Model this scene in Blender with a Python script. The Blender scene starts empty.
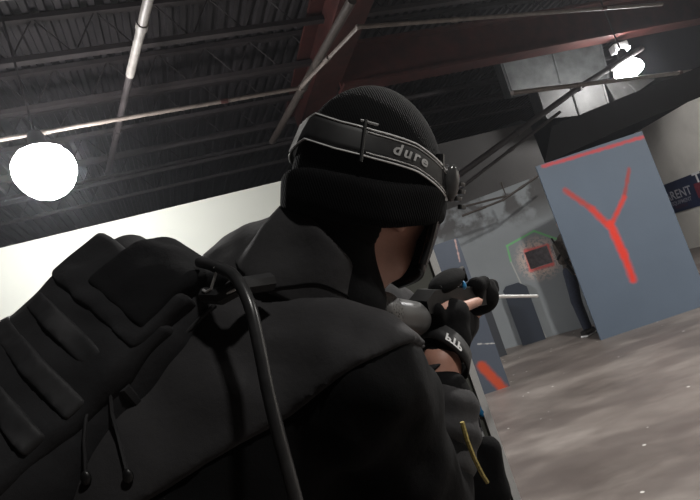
import bpy, bmesh, math, random
import numpy as np
from mathutils import Vector, Matrix, noise
random.seed(7); rng = np.random.default_rng(7)
sc = bpy.context.scene
C = sc.collection
PI = math.pi

# ------------------------------------------------------------------ camera
F_PX = 549.0; PITCH = math.radians(5.7); ROLL = math.radians(18.5); CAM = Vector((0, 0, 1.45))
Fw = Vector((0, math.cos(PITCH), math.sin(PITCH)))
_u0 = Vector((0, -math.sin(PITCH), math.cos(PITCH))); _r0 = Vector((1, 0, 0))
Rt = _r0*math.cos(ROLL) - _u0*math.sin(ROLL)
Up = _r0*math.sin(ROLL) + _u0*math.cos(ROLL)
cam_d = bpy.data.cameras.new('camera'); cam = bpy.data.objects.new('camera', cam_d); C.objects.link(cam)
cam_d.sensor_width = 36; cam_d.lens = 36*F_PX/700; cam_d.clip_start = .02; cam_d.clip_end = 200
M = Matrix((Rt, Up, -Fw)).transposed().to_4x4(); M.translation = CAM
cam.matrix_world = M
sc.camera = cam

# ------------------------------------------------------------------ picking helpers (pixel of the 700x500 frame + distance)
def ray(px, py):
    return Fw + Rt*((px-350)/F_PX) + Up*((250-py)/F_PX)
def P(px, py, d): return CAM + ray(px, py)*d
def PZ(px, py, z):
    r = ray(px, py); return CAM + r*((z-CAM.z)/r.z)
def PY(px, py, y):
    r = ray(px, py); return CAM + r*((y-CAM.y)/r.y)
def PPL(px, py, o, n):
    r = ray(px, py); return CAM + r*((o-CAM).dot(n)/r.dot(n))
def cdir(x, y, d): return (Rt*x + Up*y + Fw*d).normalized()

# ------------------------------------------------------------------ light and exposure
sc.view_settings.view_transform = 'Standard'; sc.view_settings.look = 'None'
sc.view_settings.gamma = 1; sc.view_settings.use_curve_mapping = False
sc.view_settings.exposure = 0.0
w = bpy.data.worlds.new('world'); sc.world = w; w.use_nodes = True
w.node_tree.nodes['Background'].inputs[0].default_value = (.75, .85, 1, 1)
w.node_tree.nodes['Background'].inputs[1].default_value = .012
vs_ = w.node_tree.nodes.new('ShaderNodeVolumeScatter')      # thin haze added to spread a glow round the lamps
vs_.inputs['Color'].default_value = (.9, .93, 1, 1); vs_.inputs['Density'].default_value = .0018; vs_.inputs['Anisotropy'].default_value = .7
w.node_tree.links.new(vs_.outputs[0], w.node_tree.nodes['World Output'].inputs['Volume'])
def lamp_light(name, loc, power, kind='POINT', rad=.22, col=(1, .97, .92), spot=150, aim=None):
    d = bpy.data.lights.new(name, kind); d.energy = power; d.color = col; d.shadow_soft_size = rad
    o = bpy.data.objects.new(name, d); o.location = loc
    if kind == 'SPOT':
        d.spot_size = math.radians(spot); d.spot_blend = .6
    C.objects.link(o); return o
LAMP_A = PZ(42, 160, 4.2); LAMP_B = PZ(627, 66, 4.2)
LENS_GLOW = 120.0      # the two lamps in view light the hall from their glowing lenses
UNSEEN_BAYS = [(Vector((2.9, 3.6, 5.0)), 800), (Vector((1.7, -.7, 4.9)), 215), (Vector((7.6, 2.8, 4.9)), 1150)]  # unseen bare spots added overhead to light the hall and player
for p_, e_ in UNSEEN_BAYS:
    lamp_light('unseen_bay_light', p_ - Vector((0, 0, .53)), e_, 'SPOT', .12, spot=165)

# ------------------------------------------------------------------ materials
class NT:
    def __init__(s, name):
        s.m = bpy.data.materials.new(name); s.m.use_nodes = True; s.t = s.m.node_tree
        s.b = s.t.nodes['Principled BSDF']; s.out = s.t.nodes['Material Output']
    def n(s, kind, **kw):
        nd = s.t.nodes.new('ShaderNode'+kind)
        for k, v in kw.items(): setattr(nd, k, v)
        return nd
    def l(s, a, b): s.t.links.new(a, b)
    def val(s, sock, v):
        if hasattr(v, 'is_linked'): s.l(v, sock)
        else: sock.default_value = v
    def math(s, op, a, b=None, c=None, clamp=False):
        nd = s.n('Math', operation=op, use_clamp=clamp)
        for i, v in enumerate((a, b, c)):
            if v is not None: s.val(nd.inputs[i], v)
        return nd.outputs[0]
    def vm(s, op, a, b=None, out=0, scale=None):
        nd = s.n('VectorMath', operation=op)
        s.val(nd.inputs[0], a)
        if b is not None: s.val(nd.inputs[1], b)
        if scale is not None: s.val(nd.inputs['Scale'], scale)
        return nd.outputs[out]
    def co(s, kind='Object'): return s.n('TexCoord').outputs[kind]
    def noise(s, vec, scale, detail=4, rough=.55, out=0):
        nd = s.n('TexNoise'); s.l(vec, nd.inputs['Vector'])
        nd.inputs['Scale'].default_value = scale; nd.inputs['Detail'].default_value = detail; nd.inputs['Roughness'].default_value = rough
        return nd.outputs[out]
    def ramp(s, fac, stops):
        nd = s.n('ValToRGB'); s.l(fac, nd.inputs[0]); e = nd.color_ramp.elements
        while len(e) < len(stops): e.new(.5)
        for el, (p, c) in zip(e, stops): el.position = p; el.color = (*c, 1) if len(c) == 3 else c
        return nd.outputs[0]
    def mix(s, fac, a, b):
        nd = s.n('Mix', data_type='RGBA'); s.val(nd.inputs[0], fac)
        for k, v in ((6, a), (7, b)):
            s.val(nd.inputs[k], v if hasattr(v, 'is_linked') else (*v, 1))
        return nd.outputs[2]
    def bump(s, h, strength=.3, dist=.01):
        nd = s.n('Bump'); s.l(h, nd.inputs['Height']); nd.inputs['Strength'].default_value = strength; nd.inputs['Distance'].default_value = dist
        s.l(nd.outputs[0], s.b.inputs['Normal'])
    def seg(s, p, a, b, width, soft, wob=None):
        ab = Vector(b)-Vector(a)
        d = s.vm('SUBTRACT', p, tuple(a))
        h = s.math('DIVIDE', s.vm('DOT_PRODUCT', d, tuple(ab), out=1), ab.length_squared, clamp=True)
        sc_ = s.vm('SCALE', tuple(ab), scale=h)
        ln = s.vm('LENGTH', s.vm('SUBTRACT', d, sc_), out=1)
        if wob is not None: ln = s.math('ADD', ln, wob)
        nd = s.n('MapRange', interpolation_type='SMOOTHSTEP')
        s.l(ln, nd.inputs[0]); nd.inputs[1].default_value = width+soft; nd.inputs[2].default_value = max(0, width-soft)
        nd.inputs[3].default_value = 0; nd.inputs[4].default_value = 1
        return nd.outputs[0]
def simple(name, col, rough=.6, metal=0, nscale=20, namp=.25, bump=0, bscale=60, spec=.5, coat=0, sheen=0):
    t = NT(name); co = t.co()
    f = t.noise(co, nscale)
    lo = tuple(c*(1-namp) for c in col); hi = tuple(min(1, c*(1+namp)) for c in col)
    t.l(t.ramp(f, [(.3, lo), (.7, hi)]), t.b.inputs['Base Color'])
    t.b.inputs['Roughness'].default_value = rough; t.b.inputs['Metallic'].default_value = metal
    t.b.inputs['Specular IOR Level'].default_value = spec; t.b.inputs['Coat Weight'].default_value = coat
    t.b.inputs['Sheen Weight'].default_value = sheen
    if bump: t.bump(t.noise(co, bscale, 6), bump, .004)
    return t.m
def emit(name, col, strength):
    t = NT(name); t.b.inputs['Base Color'].default_value = (*col, 1)
    t.b.inputs['Emission Color'].default_value = (*col, 1); t.b.inputs['Emission Strength'].default_value = strength
    return t.m
def fabric(name, col, rough=.9, weave=900, bump=.25, sheen=.15):
    t = NT(name); co = t.co()
    big = t.noise(co, 9, 3); fine = t.noise(co, weave, 2)
    c = t.mix(big, tuple(x*.75 for x in col), tuple(x*1.2 for x in col))
    t.l(c, t.b.inputs['Base Color']); t.b.inputs['Roughness'].default_value = rough
    t.b.inputs['Specular IOR Level'].default_value = .12; t.b.inputs['Sheen Weight'].default_value = sheen
    h = t.math('ADD', t.math('MULTIPLY', fine, .12), t.noise(co, 26, 4))
    t.bump(h, bump, .012)
    return t.m
def knit(name, col):
    t = NT(name); co = t.co()
    wv = t.n('TexWave', wave_type='BANDS', bands_direction='X'); t.l(co, wv.inputs[0]); wv.inputs['Scale'].default_value = 95; wv.inputs['Distortion'].default_value = 1.2
    t.b.inputs['Base Color'].default_value = (*col, 1); t.b.inputs['Roughness'].default_value = .95
    t.b.inputs['Specular IOR Level'].default_value = .1; t.b.inputs['Sheen Weight'].default_value = 0
    t.bump(t.math('ADD', wv.outputs[1], t.noise(co, 300)), .35, .003); return t.m

MAT = dict(
    jacket=fabric('charcoal_shell_fabric', (.038, .037, .039), .82, sheen=.05),
    black=fabric('black_fabric', (.006, .006, .0065), .9, sheen=0),
    pack=fabric('black_nylon', (.022, .022, .024), .72, sheen=.05),
    packdark=fabric('black_loop_fabric', (.009, .009, .010), .95, sheen=.02),
    web=simple('black_webbing', (.018, .018, .020), .7, nscale=80),
    knit=knit('black_knit', (.0045, .0045, .005)),
    skin=simple('skin', (.52, .27, .20), .5, nscale=30, namp=.12, bump=.1, bscale=200),
    strap=simple('black_elastic', (.012, .012, .013), .6, nscale=90),
    silver=simple('silver_thread', (.85, .85, .85), .4, nscale=60),
    print_=simple('grey_print', (.45, .45, .45), .5, nscale=80),
    white=simple('white_print', (.85, .85, .85), .5, nscale=60, namp=.05),
    plastic=simple('black_plastic', (.008, .008, .0085), .4, nscale=30),
    gloss=simple('glossy_black_plastic', (.02, .02, .021), .18, nscale=30),
    clear=simple('smoky_plastic', (.07, .07, .07), .1, nscale=40),
    gunblack=simple('black_anodised_metal', (.009, .009, .0095),   .5, metal=0, nscale=40, spec=.25),
    steel=simple('bright_steel', (.9, .9, .9), .3, metal=.6, nscale=60, namp=.05),
    tank=simple('grey_bottle_paint', (.075, .075, .075), .32, nscale=20),
    blue=simple('blue_plastic', (.02, .25, .55), .4),
    yellow=simple('yellow_cord', (.42, .33, .10), .7, nscale=250, namp=.5),
    rubber=simple('black_rubber_tube', (.03, .03, .031), .3, nscale=60),
    jeans=simple('dark_denim', (.018, .024, .042), .85, nscale=60, namp=.4),
    brown=simple('brown_cloth', (.055, .045, .038), .85, nscale=25, namp=.5),
    steel_dark=simple('dark_painted_steel', (.024, .019, .020), .6, nscale=6),
    maroon=simple('maroon_primer_steel', (.045, .009, .007), .6, nscale=4, namp=.4),
    pipe=simple('beige_painted_pipe', (.15, .125, .11), .5, nscale=8),
    pipew=simple('white_painted_pipe', (.24, .225, .21), .5, nscale=8),
    duct=simple('dull_sheet_metal', (.032, .032, .031), .6, metal=.1, nscale=5, namp=.35),
    ductdark=simple('dark_sheet_metal', (.10, .105, .105), .5, metal=.2, nscale=3, namp=.4),
    void=simple('dark_void', (.004, .004, .005), .8, nscale=3),
    rail=simple('rusty_pipe', (.05, .04, .035), .6, nscale=15),
    woodedge=simple('bare_pale_plywood_edge', (.93, .93, .92), .5, nscale=40, namp=.05),
    lampglow=emit('lamp_lens', (1, .98, .97), LENS_GLOW),
    alu=simple('lamp_aluminium', (.5, .5, .5), .4, metal=.6),
)

# ------------------------------------------------------------------ mesh helpers
def basis(z, hint=Vector((0, 0, 1))):
    z = z.normalized()
    x = hint.cross(z)
    if x.length < 1e-4: x = Vector((1, 0, 0)).cross(z)
    x.normalize(); return x, z.cross(x)
class MB:
    def __init__(s): s.bm = bmesh.new()
    def box(s, c, size, rot=None, bevel=0):
        r = bmesh.ops.create_cube(s.bm, size=1)
        m = Matrix.Translation(Vector(c)) @ ((rot.to_4x4() if rot else Matrix.Identity(4)) @ Matrix.Diagonal((*size, 1)))
        bmesh.ops.transform(s.bm, matrix=m, verts=r['verts'])
        if bevel:
            es = list({e for v in r['verts'] for e in v.link_edges})
            bmesh.ops.bevel(s.bm, geom=es, offset=bevel, segments=3, profile=.6, affect='EDGES')
        return s
    def tube(s, pts, r, seg=10, cap=True, hint=Vector((.13, .2, 1))):
        pts = [Vector(p) for p in pts]; n = len(pts); rs = r if hasattr(r, '__len__') else [r]*n
        rings = []; px = None
        for i, p in enumerate(pts):
            t = (pts[min(i+1, n-1)] - pts[max(i-1, 0)]).normalized()
            if px is None: x, y = basis(t, hint)
            else:
                x = (px - t*px.dot(t)).normalized(); y = t.cross(x)
            px = x
            rings.append([s.bm.verts.new(p + (x*math.cos(a)+y*math.sin(a))*rs[i]) for a in [2*PI*k/seg for k in range(seg)]])
        for a, b in zip(rings, rings[1:]):
            for k in range(seg): s.bm.faces.new((a[k], a[(k+1) % seg], b[(k+1) % seg], b[k]))
        if cap: s.bm.faces.new(rings[0][::-1]); s.bm.faces.new(rings[-1])
        return s
    def ball(s, c, r, rot=None, seg=20):
        r = r if hasattr(r, '__len__') else (r, r, r)
        q = bmesh.ops.create_uvsphere(s.bm, u_segments=seg, v_segments=seg//2+2, radius=1)
        m = Matrix.Translation(Vector(c)) @ ((rot.to_4x4() if rot else Matrix.Identity(4)) @ Matrix.Diagonal((*r, 1)))
        bmesh.ops.transform(s.bm, matrix=m, verts=q['verts']); return s
    def lathe(s, prof, c, axis=Vector((0, 0, 1)), seg=28):
        x, y = basis(axis); z = axis.normalized(); rings = []
        for r, h in prof:
            rings.append([s.bm.verts.new(Vector(c)+z*h+(x*math.cos(2*PI*k/seg)+y*math.sin(2*PI*k/seg))*max(r, 1e-4)) for k in range(seg)])
        for a, b in zip(rings, rings[1:]):
            for k in range(seg): s.bm.faces.new((a[k], a[(k+1) % seg], b[(k+1) % seg], b[k]))
        return s
    def prism(s, poly, o, x, y, n, t):
        """polygon (list of 2D) in frame o,x,y extruded by t along n"""
        a = [s.bm.verts.new(o+x*p[0]+y*p[1]) for p in poly]; b = [s.bm.verts.new(o+x*p[0]+y*p[1]+n*t) for p in poly]
        s.bm.faces.new(a[::-1]); s.bm.faces.new(b)
        for i in range(len(poly)):
            j = (i+1) % len(poly); s.bm.faces.new((a[i], a[j], b[j], b[i]))
        return s
    def grid(s, pts, thick=0):
        """pts[i][j] of Vectors -> sheet"""
        vs = [[s.bm.verts.new(p) for p in row] for row in pts]
        for i in range(len(vs)-1):
            for j in range(len(vs[0])-1): s.bm.faces.new((vs[i][j], vs[i+1][j], vs[i+1][j+1], vs[i][j+1]))
        return s
    def build(s, name, mat, parent=None, smooth=True, origin=None, auto=35):
        bmesh.ops.recalc_face_normals(s.bm, faces=s.bm.faces[:])
        me = bpy.data.meshes.new(name); 
        if origin is not None: bmesh.ops.translate(s.bm, vec=-Vector(origin), verts=s.bm.verts[:])
        s.bm.to_mesh(me); s.bm.free()
        return link(name, me, mat, parent, smooth, origin, auto)
def link(name, me, mat, parent=None, smooth=True, origin=None, auto=35):
    o = bpy.data.objects.new(name, me); C.objects.link(o)
    me.materials.append(mat if not isinstance(mat, str) else MAT[mat])
    if smooth:
        me.shade_smooth()
        if auto and hasattr(me, 'set_sharp_from_angle'): me.set_sharp_from_angle(angle=math.radians(auto))
    if origin is not None: o.location = origin
    if parent is not None:
        o.parent = parent; o.matrix_parent_inverse = parent_matrix(parent).inverted()
    return o
def parent_matrix(p):
    m = Matrix.LocRotScale(p.location, p.rotation_euler, p.scale)
    return (parent_matrix(p.parent) @ p.matrix_parent_inverse @ m) if p.parent else m
def tag(o, label, cat, group=None, kind=None):
    o['label'] = label; o['category'] = cat
    if group: o['group'] = group
    if kind: o['kind'] = kind
    return o
def thing(name, label, cat, loc=(0, 0, 0), group=None):
    o = bpy.data.objects.new(name, None); C.objects.link(o); o.location = loc; o.empty_display_size = .1
    return tag(o, label, cat, group)
def struct(o): o['kind'] = 'structure'; return o
def text_verts(body, size=1.0, shear=0, spacing=1.0, bold=0):
    cu = bpy.data.curves.new('txt', 'FONT'); cu.body = body; cu.size = size; cu.shear = shear; cu.space_character = spacing
    cu.align_x = 'CENTER'; cu.align_y = 'CENTER'; cu.offset = bold; cu.resolution_u = 3
    o = bpy.data.objects.new('txt', cu); C.objects.link(o)
    dg = bpy.context.evaluated_depsgraph_get(); me = bpy.data.meshes.new_from_object(o.evaluated_get(dg))
    vs = [v.co.copy() for v in me.vertices]; fs = [tuple(p.vertices) for p in me.polygons]
    bpy.data.objects.remove(o); bpy.data.curves.remove(cu); bpy.data.meshes.remove(me)
    return vs, fs
def text_obj(name, body, size, fn, mat, parent=None, **kw):
    vs, fs = text_verts(body, size, **kw)
    bm = bmesh.new(); V = [bm.verts.new(v) for v in vs]
    for f in fs: bm.faces.new([V[i] for i in f])
    bmesh.ops.triangulate(bm, faces=bm.faces[:])
    bmesh.ops.subdivide_edges(bm, edges=[e for e in bm.edges if e.calc_length() > size*.35], cuts=2)
    for v in bm.verts: v.co = fn(v.co.x, v.co.y)
    me = bpy.data.meshes.new(name); bm.to_mesh(me); bm.free()
    return link(name, me, mat, parent, False)

# ------------------------------------------------------------------ signed-distance bodies
class SDF:
    def __init__(s, lo, hi, h):
        s.h = h; s.lo = np.array(lo, float); s.n = np.ceil((np.array(hi)-s.lo)/h).astype(int)+1
        s.F = np.full(s.n, 1.0, np.float32)
    def sub(s, lo, hi):
        a = np.clip(np.floor((lo-s.lo)/s.h).astype(int), 0, s.n-1); b = np.clip(np.ceil((hi-s.lo)/s.h).astype(int)+1, 1, s.n)
        ax = [s.lo[i]+s.h*np.arange(a[i], b[i]) for i in range(3)]
        g = np.meshgrid(*ax, indexing='ij'); return tuple(slice(a[i], b[i]) for i in range(3)), np.stack(g, -1)
    def merge(s, sl, d, k):
        f = s.F[sl]
        if k > 0:
            hh = np.clip(.5+.5*(f-d)/k, 0, 1); s.F[sl] = f*(1-hh)+d*hh-k*hh*(1-hh)
        else: s.F[sl] = np.minimum(f, d)
    def cap(s, a, b, r1, r2=None, k=.02):
        r2 = r1 if r2 is None else r2; a = np.array(a, float); b = np.array(b, float)
        m = max(r1, r2)+k*1.5+.03
        sl, p = s.sub(np.minimum(a, b)-m, np.maximum(a, b)+m)
        if p.size == 0: return s
        ab = b-a; t = np.clip(((p-a)@ab)/max(ab@ab, 1e-9), 0, 1)
        d = np.linalg.norm(p-a-t[..., None]*ab, axis=-1)-(r1+(r2-r1)*t)
        s.merge(sl, d, k); return s
    def chain(s, pts, rs, k=.02):
        for i in range(len(pts)-1): s.cap(pts[i], pts[i+1], rs[i], rs[i+1], k)
        return s
    def ell(s, c, rad, rot, k=.02):
        c = np.array(c, float); rad = np.array(rad); m = max(rad)+k*1.5+.03
        sl, p = s.sub(c-m, c+m); R = np.array(rot); q = (p-c)@R
        kk = np.linalg.norm(q/rad, axis=-1); k2 = np.linalg.norm(q/(rad*rad), axis=-1)+1e-9
        s.merge(sl, kk*(kk-1)/k2, k); return s
    def grid(s): return s.sub(s.lo-1, s.lo+s.h*s.n+1)[1]
    def mesh(s, name, smooth=2):
        F = s.F; h = s.h; n = F.shape
        ins = F < 0
        c = [F[i:n[0]-1+i, j:n[1]-1+j, k:n[2]-1+k] for i in (0, 1) for j in (0, 1) for k in (0, 1)]
        neg = sum((x < 0).astype(np.int8) for x in c)
        act = (neg > 0) & (neg < 8); idx = np.full(act.shape, -1, np.int64); idx[act] = np.arange(act.sum())
        cells = np.argwhere(act); acc = np.zeros((len(cells), 3)); cnt = np.zeros(len(cells))
        vals = np.stack([x[act] for x in c], -1)
        offs = [(i, j, k) for i in (0, 1) for j in (0, 1) for k in (0, 1)]
        for a in range(8):
            for b in range(a+1, 8):
                d = np.array(offs[b])-np.array(offs[a])
                if np.abs(d).sum() != 1: continue
                va, vb = vals[:, a], vals[:, b]; m = (va < 0) != (vb < 0)
                t = np.where(m, va/np.where(m, va-vb, 1), 0)
                acc[m] += (np.array(offs[a])+t[:, None]*d)[m]; cnt[m] += 1
        V = s.lo+h*(cells+acc/cnt[:, None])
        Q = []
        for ax in range(3):
            o1, o2 = [(1, 2), (2, 0), (0, 1)][ax]
            sl0 = [slice(None)]*3; sl1 = [slice(None)]*3; sl0[ax] = slice(0, -1); sl1[ax] = slice(1, None)
            cr = ins[tuple(sl0)] != ins[tuple(sl1)]
            e = np.argwhere(cr)
            e = e[(e[:, o1] > 0) & (e[:, o2] > 0) & (e[:, o1] < n[o1]-1) & (e[:, o2] < n[o2]-1)]
            fl = ins[tuple(sl0)][tuple(e.T)]
            def id_(d1, d2):
                q = e.copy(); q[:, o1] -= d1; q[:, o2] -= d2; return idx[tuple(q.T)]
            q = np.stack([id_(1, 1), id_(0, 1), id_(0, 0), id_(1, 0)], -1)
            q[~fl] = q[~fl][:, ::-1]; Q.append(q)
        Q = np.concatenate(Q)
        Q = Q[(Q >= 0).all(1)]
        for _ in range(smooth):
            s_ = np.zeros_like(V); c_ = np.zeros(len(V))
            for a in range(4):
                for b in (1, 3):
                    np.add.at(s_, Q[:, a], V[Q[:, (a+b) % 4]]); np.add.at(c_, Q[:, a], 1)
            V = np.where(c_[:, None] > 0, V*.5+.5*s_/np.maximum(c_, 1)[:, None], V)
        me = bpy.data.meshes.new(name); me.from_pydata(V.tolist(), [], Q.tolist()); me.update(); return me
def wrinkle(p, freq, amp, seed, stretch=None):
    r = np.random.default_rng(seed); out = np.zeros(p.shape[:-1])
    q = p
    for i in range(5):
        d = r.normal(size=3); d /= np.linalg.norm(d); e = r.normal(size=3); e /= np.linalg.norm(e)
        f = freq*(.6+1.2*r.random())
        out += np.sin((q@d)*f+r.random()*6+1.6*np.sin((q@e)*f*.45+r.random()*6))
    return amp*out/3

# =================================================================== THE SETTING
def floor_mat():
    t = NT('worn_concrete'); co = t.co()
    mp = t.n('Mapping'); t.l(co, mp.inputs[0]); mp.inputs['Rotation'].default_value = (0, 0, .2); mp.inputs['Scale'].default_value = (.65, 1.2, 1)
    a = t.noise(mp.outputs[0], 1.3, 12, .68); b = t.noise(co, 7, 6, .6); c = t.noise(mp.outputs[0], .8, 3)
    base = t.ramp(a, [(.3, (.088, .072, .064)), (.5, (.178, .152, .138)), (.70, (.29, .258, .238))])
    base = t.mix(t.math('MULTIPLY', t.ramp(c, [(.48, (0, 0, 0)), (.56, (1, 1, 1))]), .65), base, (.088, .07, .064))
    base = t.mix(t.math('MULTIPLY', b, .35), base, (.10, .09, .085))
    vo = t.n('TexVoronoi'); t.l(co, vo.inputs[0]); vo.inputs['Scale'].default_value = 6.5
    sp = t.math('MULTIPLY', t.math('LESS_THAN', vo.outputs['Distance'], .085), t.math('GREATER_THAN', t.noise(co, 1.7, 4), .53))
    base = t.mix(sp, base, (.62, .60, .58))
    t.l(base, t.b.inputs['Base Color'])
    t.l(t.ramp(a, [(.3, (.35,)*3), (.7, (.62,)*3)]), t.b.inputs['Roughness'])
    t.bump(b, .15, .02); return t.m
fl = MB().box((4, 8, -.1), (44, 40, .2)).build('floor', floor_mat(), smooth=False); struct(fl)

def plaster(name, col, dirt=(.3, .3, .29), amt=.3, scale=1.2):
    t = NT(name); co = t.co(); a = t.noise(co, scale, 6, .6)
    t.l(t.mix(t.math('MULTIPLY', t.ramp(a, [(.45, (0, 0, 0)), (.75, (1, 1, 1))]), amt), col, dirt), t.b.inputs['Base Color'])
    t.b.inputs['Roughness'].default_value = .75; t.bump(t.noise(co, 40, 4), .1, .01); return t.m
# back wall: white up to 4 m, dark above
ZW = 4.0
A_ = PZ(0, 248, ZW); B_ = PZ(285, 180, ZW); A_.z = B_.z = 0
wd = (B_-A_).normalized(); wn = Vector((wd.y, -wd.x, 0))          # towards the room
def wall_slab(name, o, d, x0, x1, z0, z1, th, mat):
    n = Vector((d.y, -d.x, 0)); rot = Matrix((d, -n, Vector((0, 0, 1)))).transposed()
    c = o + d*((x0+x1)/2) - n*(th/2) + Vector((0, 0, (z0+z1)/2))
    ob = MB().box(c, (x1-x0, th, z1-z0), rot).build(name, mat, smooth=False); return struct(ob)
ROOF = 6.3
LW = (B_-A_).length
wall_slab('wall_far', A_ - wn*.05, wd, LW+.9, 10.2, 0, ZW, .2, plaster('brown_grey_dark_wall', (.05, .047, .045), (.025, .022, .02), .8, .8))
wall_slab('wall_back', A_, wd, -9, LW+.9, 0, ZW, .2, plaster('white_wall_paint', (.66, .68, .62), (.6, .6, .58), .3))
wall_slab('trim_1', A_ - wn*12, wd, -16, 20, 0, ROOF, .2, plaster('dark_upper_wall', (.045, .045, .05), (.02, .02, .022), .6))
ZR = 3.66
R1 = PZ(640, 130, ZR); R2 = PZ(700, 95, ZR); R1.z = R2.z = 0
rd = (R2-R1).normalized()
wall_slab('wall_right', R1, rd, -4.2, 18, 0, ZR, .2, plaster('off_white_wall_paint', (.84, .81, .75), (.5, .48, .44), .4))
rn = Vector((rd.y, -rd.x, 0))
wall_slab('trim_2', R1-rn*.05, rd, -14, 18, ZR, ROOF, .2, MAT['void'])
# ceiling: ribbed deck
bm = MB(); nrib = 170; ang = Vector((wd.y, -wd.x, 0)); o0 = A_ - wd*14 + Vector((0, 0, ROOF))
prof = []
for i in range(nrib):
    x = i*.2
    prof += [(x, 0), (x+.07, 0), (x+.09, .06), (x+.17, .06), (x+.19, 0)]
bm.grid([[o0+wd*x+Vector((0, 0, z))+ang*y for y in (-13, 26)] for x, z in prof])
struct(bm.build('ceiling', simple('grey_roof_deck', (.022, .019, .021), .6, nscale=2, namp=.35), smooth=False))
MB_ = MB

# ---- roof joists parallel to the back wall
ordn = ['first', 'second', 'third', 'fourth', 'fifth', 'sixth', 'seventh', 'eighth', 'ninth', 'tenth']
def joist(i, y, side='out from'):
    o = A_ + ang*y
    t = thing('roof_joist', f'dark open-web steel roof joist under the deck, {ordn[i]} {side} the white back wall', 'joist', o+wd*4+Vector((0, 0, ROOF-.4)), 'open-web roof joists')
    zt, zb = ROOF-.06, ROOF-.62
    rot = Matrix((wd, -ang, Vector((0, 0, 1)))).transposed()
    for nm, z in (('top_chord', zt), ('bottom_chord', zb)):
        MB().box(o+wd*4+Vector((0, 0, z)), (22, .11, .07), rot).build(nm, 'steel_dark', t, False)
    pts = []
    for k in range(56):
        pts.append(o+wd*(-6.5+k*.38)+Vector((0, 0, zt if k % 2 else zb)))
    MB().tube(pts, .016, 5).build('web', 'steel_dark', t, False)
for i, y in enumerate((.9, 2.2, 3.5, 4.8, 6.1, 7.4)): joist(i, y)
for i, y in enumerate((-.4, -1.7, -3.0, -4.3)): joist(i, y, 'beyond')
# perpendicular purlin runs seen at far left
def beam(name, a, b, wdt, hgt, mat, label, cat='beam', web=True):
    a = Vector(a); b = Vector(b); d = (b-a).normalized(); x, y = basis(d)
    t = thing(name, label, cat, (a+b)/2)
    L = (b-a).length; rot = Matrix((x, y, d)).transposed(); c = (a+b)/2
    MB().box(c+y*(hgt/2), (wdt, .05, L), rot).build('flange', mat, t, False)
    MB().box(c-y*(hgt/2), (wdt, .05, L), rot).build('flange', mat, t, False)
    MB().box(c, (.05, hgt, L), rot).build('web_plate', mat, t, False)
    return t
beam('roof_girder', PZ(300, 130, 5.45), PZ(352, -40, 5.45), .5, .7, 'maroon', 'dark maroon steel roof girder running away overhead, crossed by the beige pipe')
beam('roof_girder', PZ(335, 70, 5.3), PZ(760, -6, 5.3), .35, .7, 'maroon', 'dark maroon steel girder right of the head, behind the long beige pipe')

# ---- pipes
def pipe(name, pts, r, mat, label, cat='pipe', joints=True):
    t = thing(name, label, cat, pts[0])
    MB().tube(pts, r, 12).build('pipe_run', mat, t)
    for a, b in zip(pts, pts[1:]):
        d = (b-a)
        n = max(1, int(d.length/2.2))
        for k in range(n):
            p = a+d*((k+.5)/n); u = d.normalized()
            MB().tube([p-u*.05, p+u*.05], r*1.25, 12).build('coupling', 'maroon' if k % 2 else mat, t)
    for p in pts[1:-1]: MB().ball(p, r*1.3, seg=12).build('elbow', mat, t)
    return t
HP = 4.65
pipe('sprinkler_pipe', [PZ(-60, 150, HP), PZ(300, 88, HP), PZ(358, 27, HP), PZ(662, 4, HP)], .028, 'pipe', 'long beige sprinkler pipe with a diagonal jog above the head')
pipe('conduit_pipe', [PZ(158, -40, 5.0), PZ(130, 75, 5.0)], .052, 'pipew', 'lit stretch of the thick white pipe pointing away overhead, left of the head')
pipe('conduit_pipe', [PZ(130, 75, 5.02), PZ(108, 172, 5.02)], .045, 'steel_dark', 'rest of the thick white pipe overhead, its shade put into a dark grey')  # same white pipe farther on, shade put into a darker material
pipe('diagonal_pipe', [PZ(352, 0, 4.95), PZ(272, 142, 4.95)], .06, 'rail', 'brown round pipe running diagonally overhead under the maroon girder')
pipe('sprinkler_pipe', [PZ(512, 93, 3.75), PZ(720, 68, 3.75)], .035, 'pipe', 'short beige pipe passing under the right-hand lamp')
# ---- ducts and bracing at right
def duct(name, pts4, depthv, mat, label):
    a = [Vector(p) for p in pts4]; t = thing(name, label, 'duct', sum(a, Vector())/4)
    bm = MB(); v = [bm.bm.verts.new(p) for p in a] + [bm.bm.verts.new(p+depthv) for p in a]
    for f in ((0, 1, 2, 3), (7, 6, 5, 4), (0, 4, 5, 1), (1, 5, 6, 2), (2, 6, 7, 3), (3, 7, 4, 0)): bm.bm.faces.new([v[i] for i in f])
    bm.build('casing', mat, t, False)
    for s in (.02, .5, .98):
        q = [a[0].lerp(a[1], s), a[3].lerp(a[2], s)]
        MB().tube([q[0], q[1]], .025, 6).build('seam_rib', mat, t, False)
    return t
def dq(pix, d): return [P(x, y, d) for x, y in pix]
duct('air_duct', [P(536, 92, 11.2), P(604, 83, 11.6), P(612, 112, 11.6), P(545, 119, 11.2)], Vector((.2, .9, .3)), 'duct', 'dull grey sheet-metal duct hanging under the short beige pipe')
duct('air_duct', [P(606, 84, 11.7), P(640, 76, 12.0), P(655, 79, 12.0), P(618, 106, 11.7)], Vector((.2, .9, .3)), 'duct', 'pale angled duct end right of the grey duct, below the lamp')
duct('air_duct', [P(500, 62, 12.2), P(598, 28, 12.6), P(610, 78, 12.6), P(512, 98, 12.2)], Vector((.2, 1.0, .3)), 'ductdark', 'large dark grey duct casing behind the right-hand lamp')
duct('air_duct', [P(468, 144, 12.0), P(528, 122, 12.2), P(536, 150, 12.2), P(474, 172, 12.0)], Vector((.2, .9, .3)), 'ductdark', 'small dark grey duct box just right of the goggles')
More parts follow.
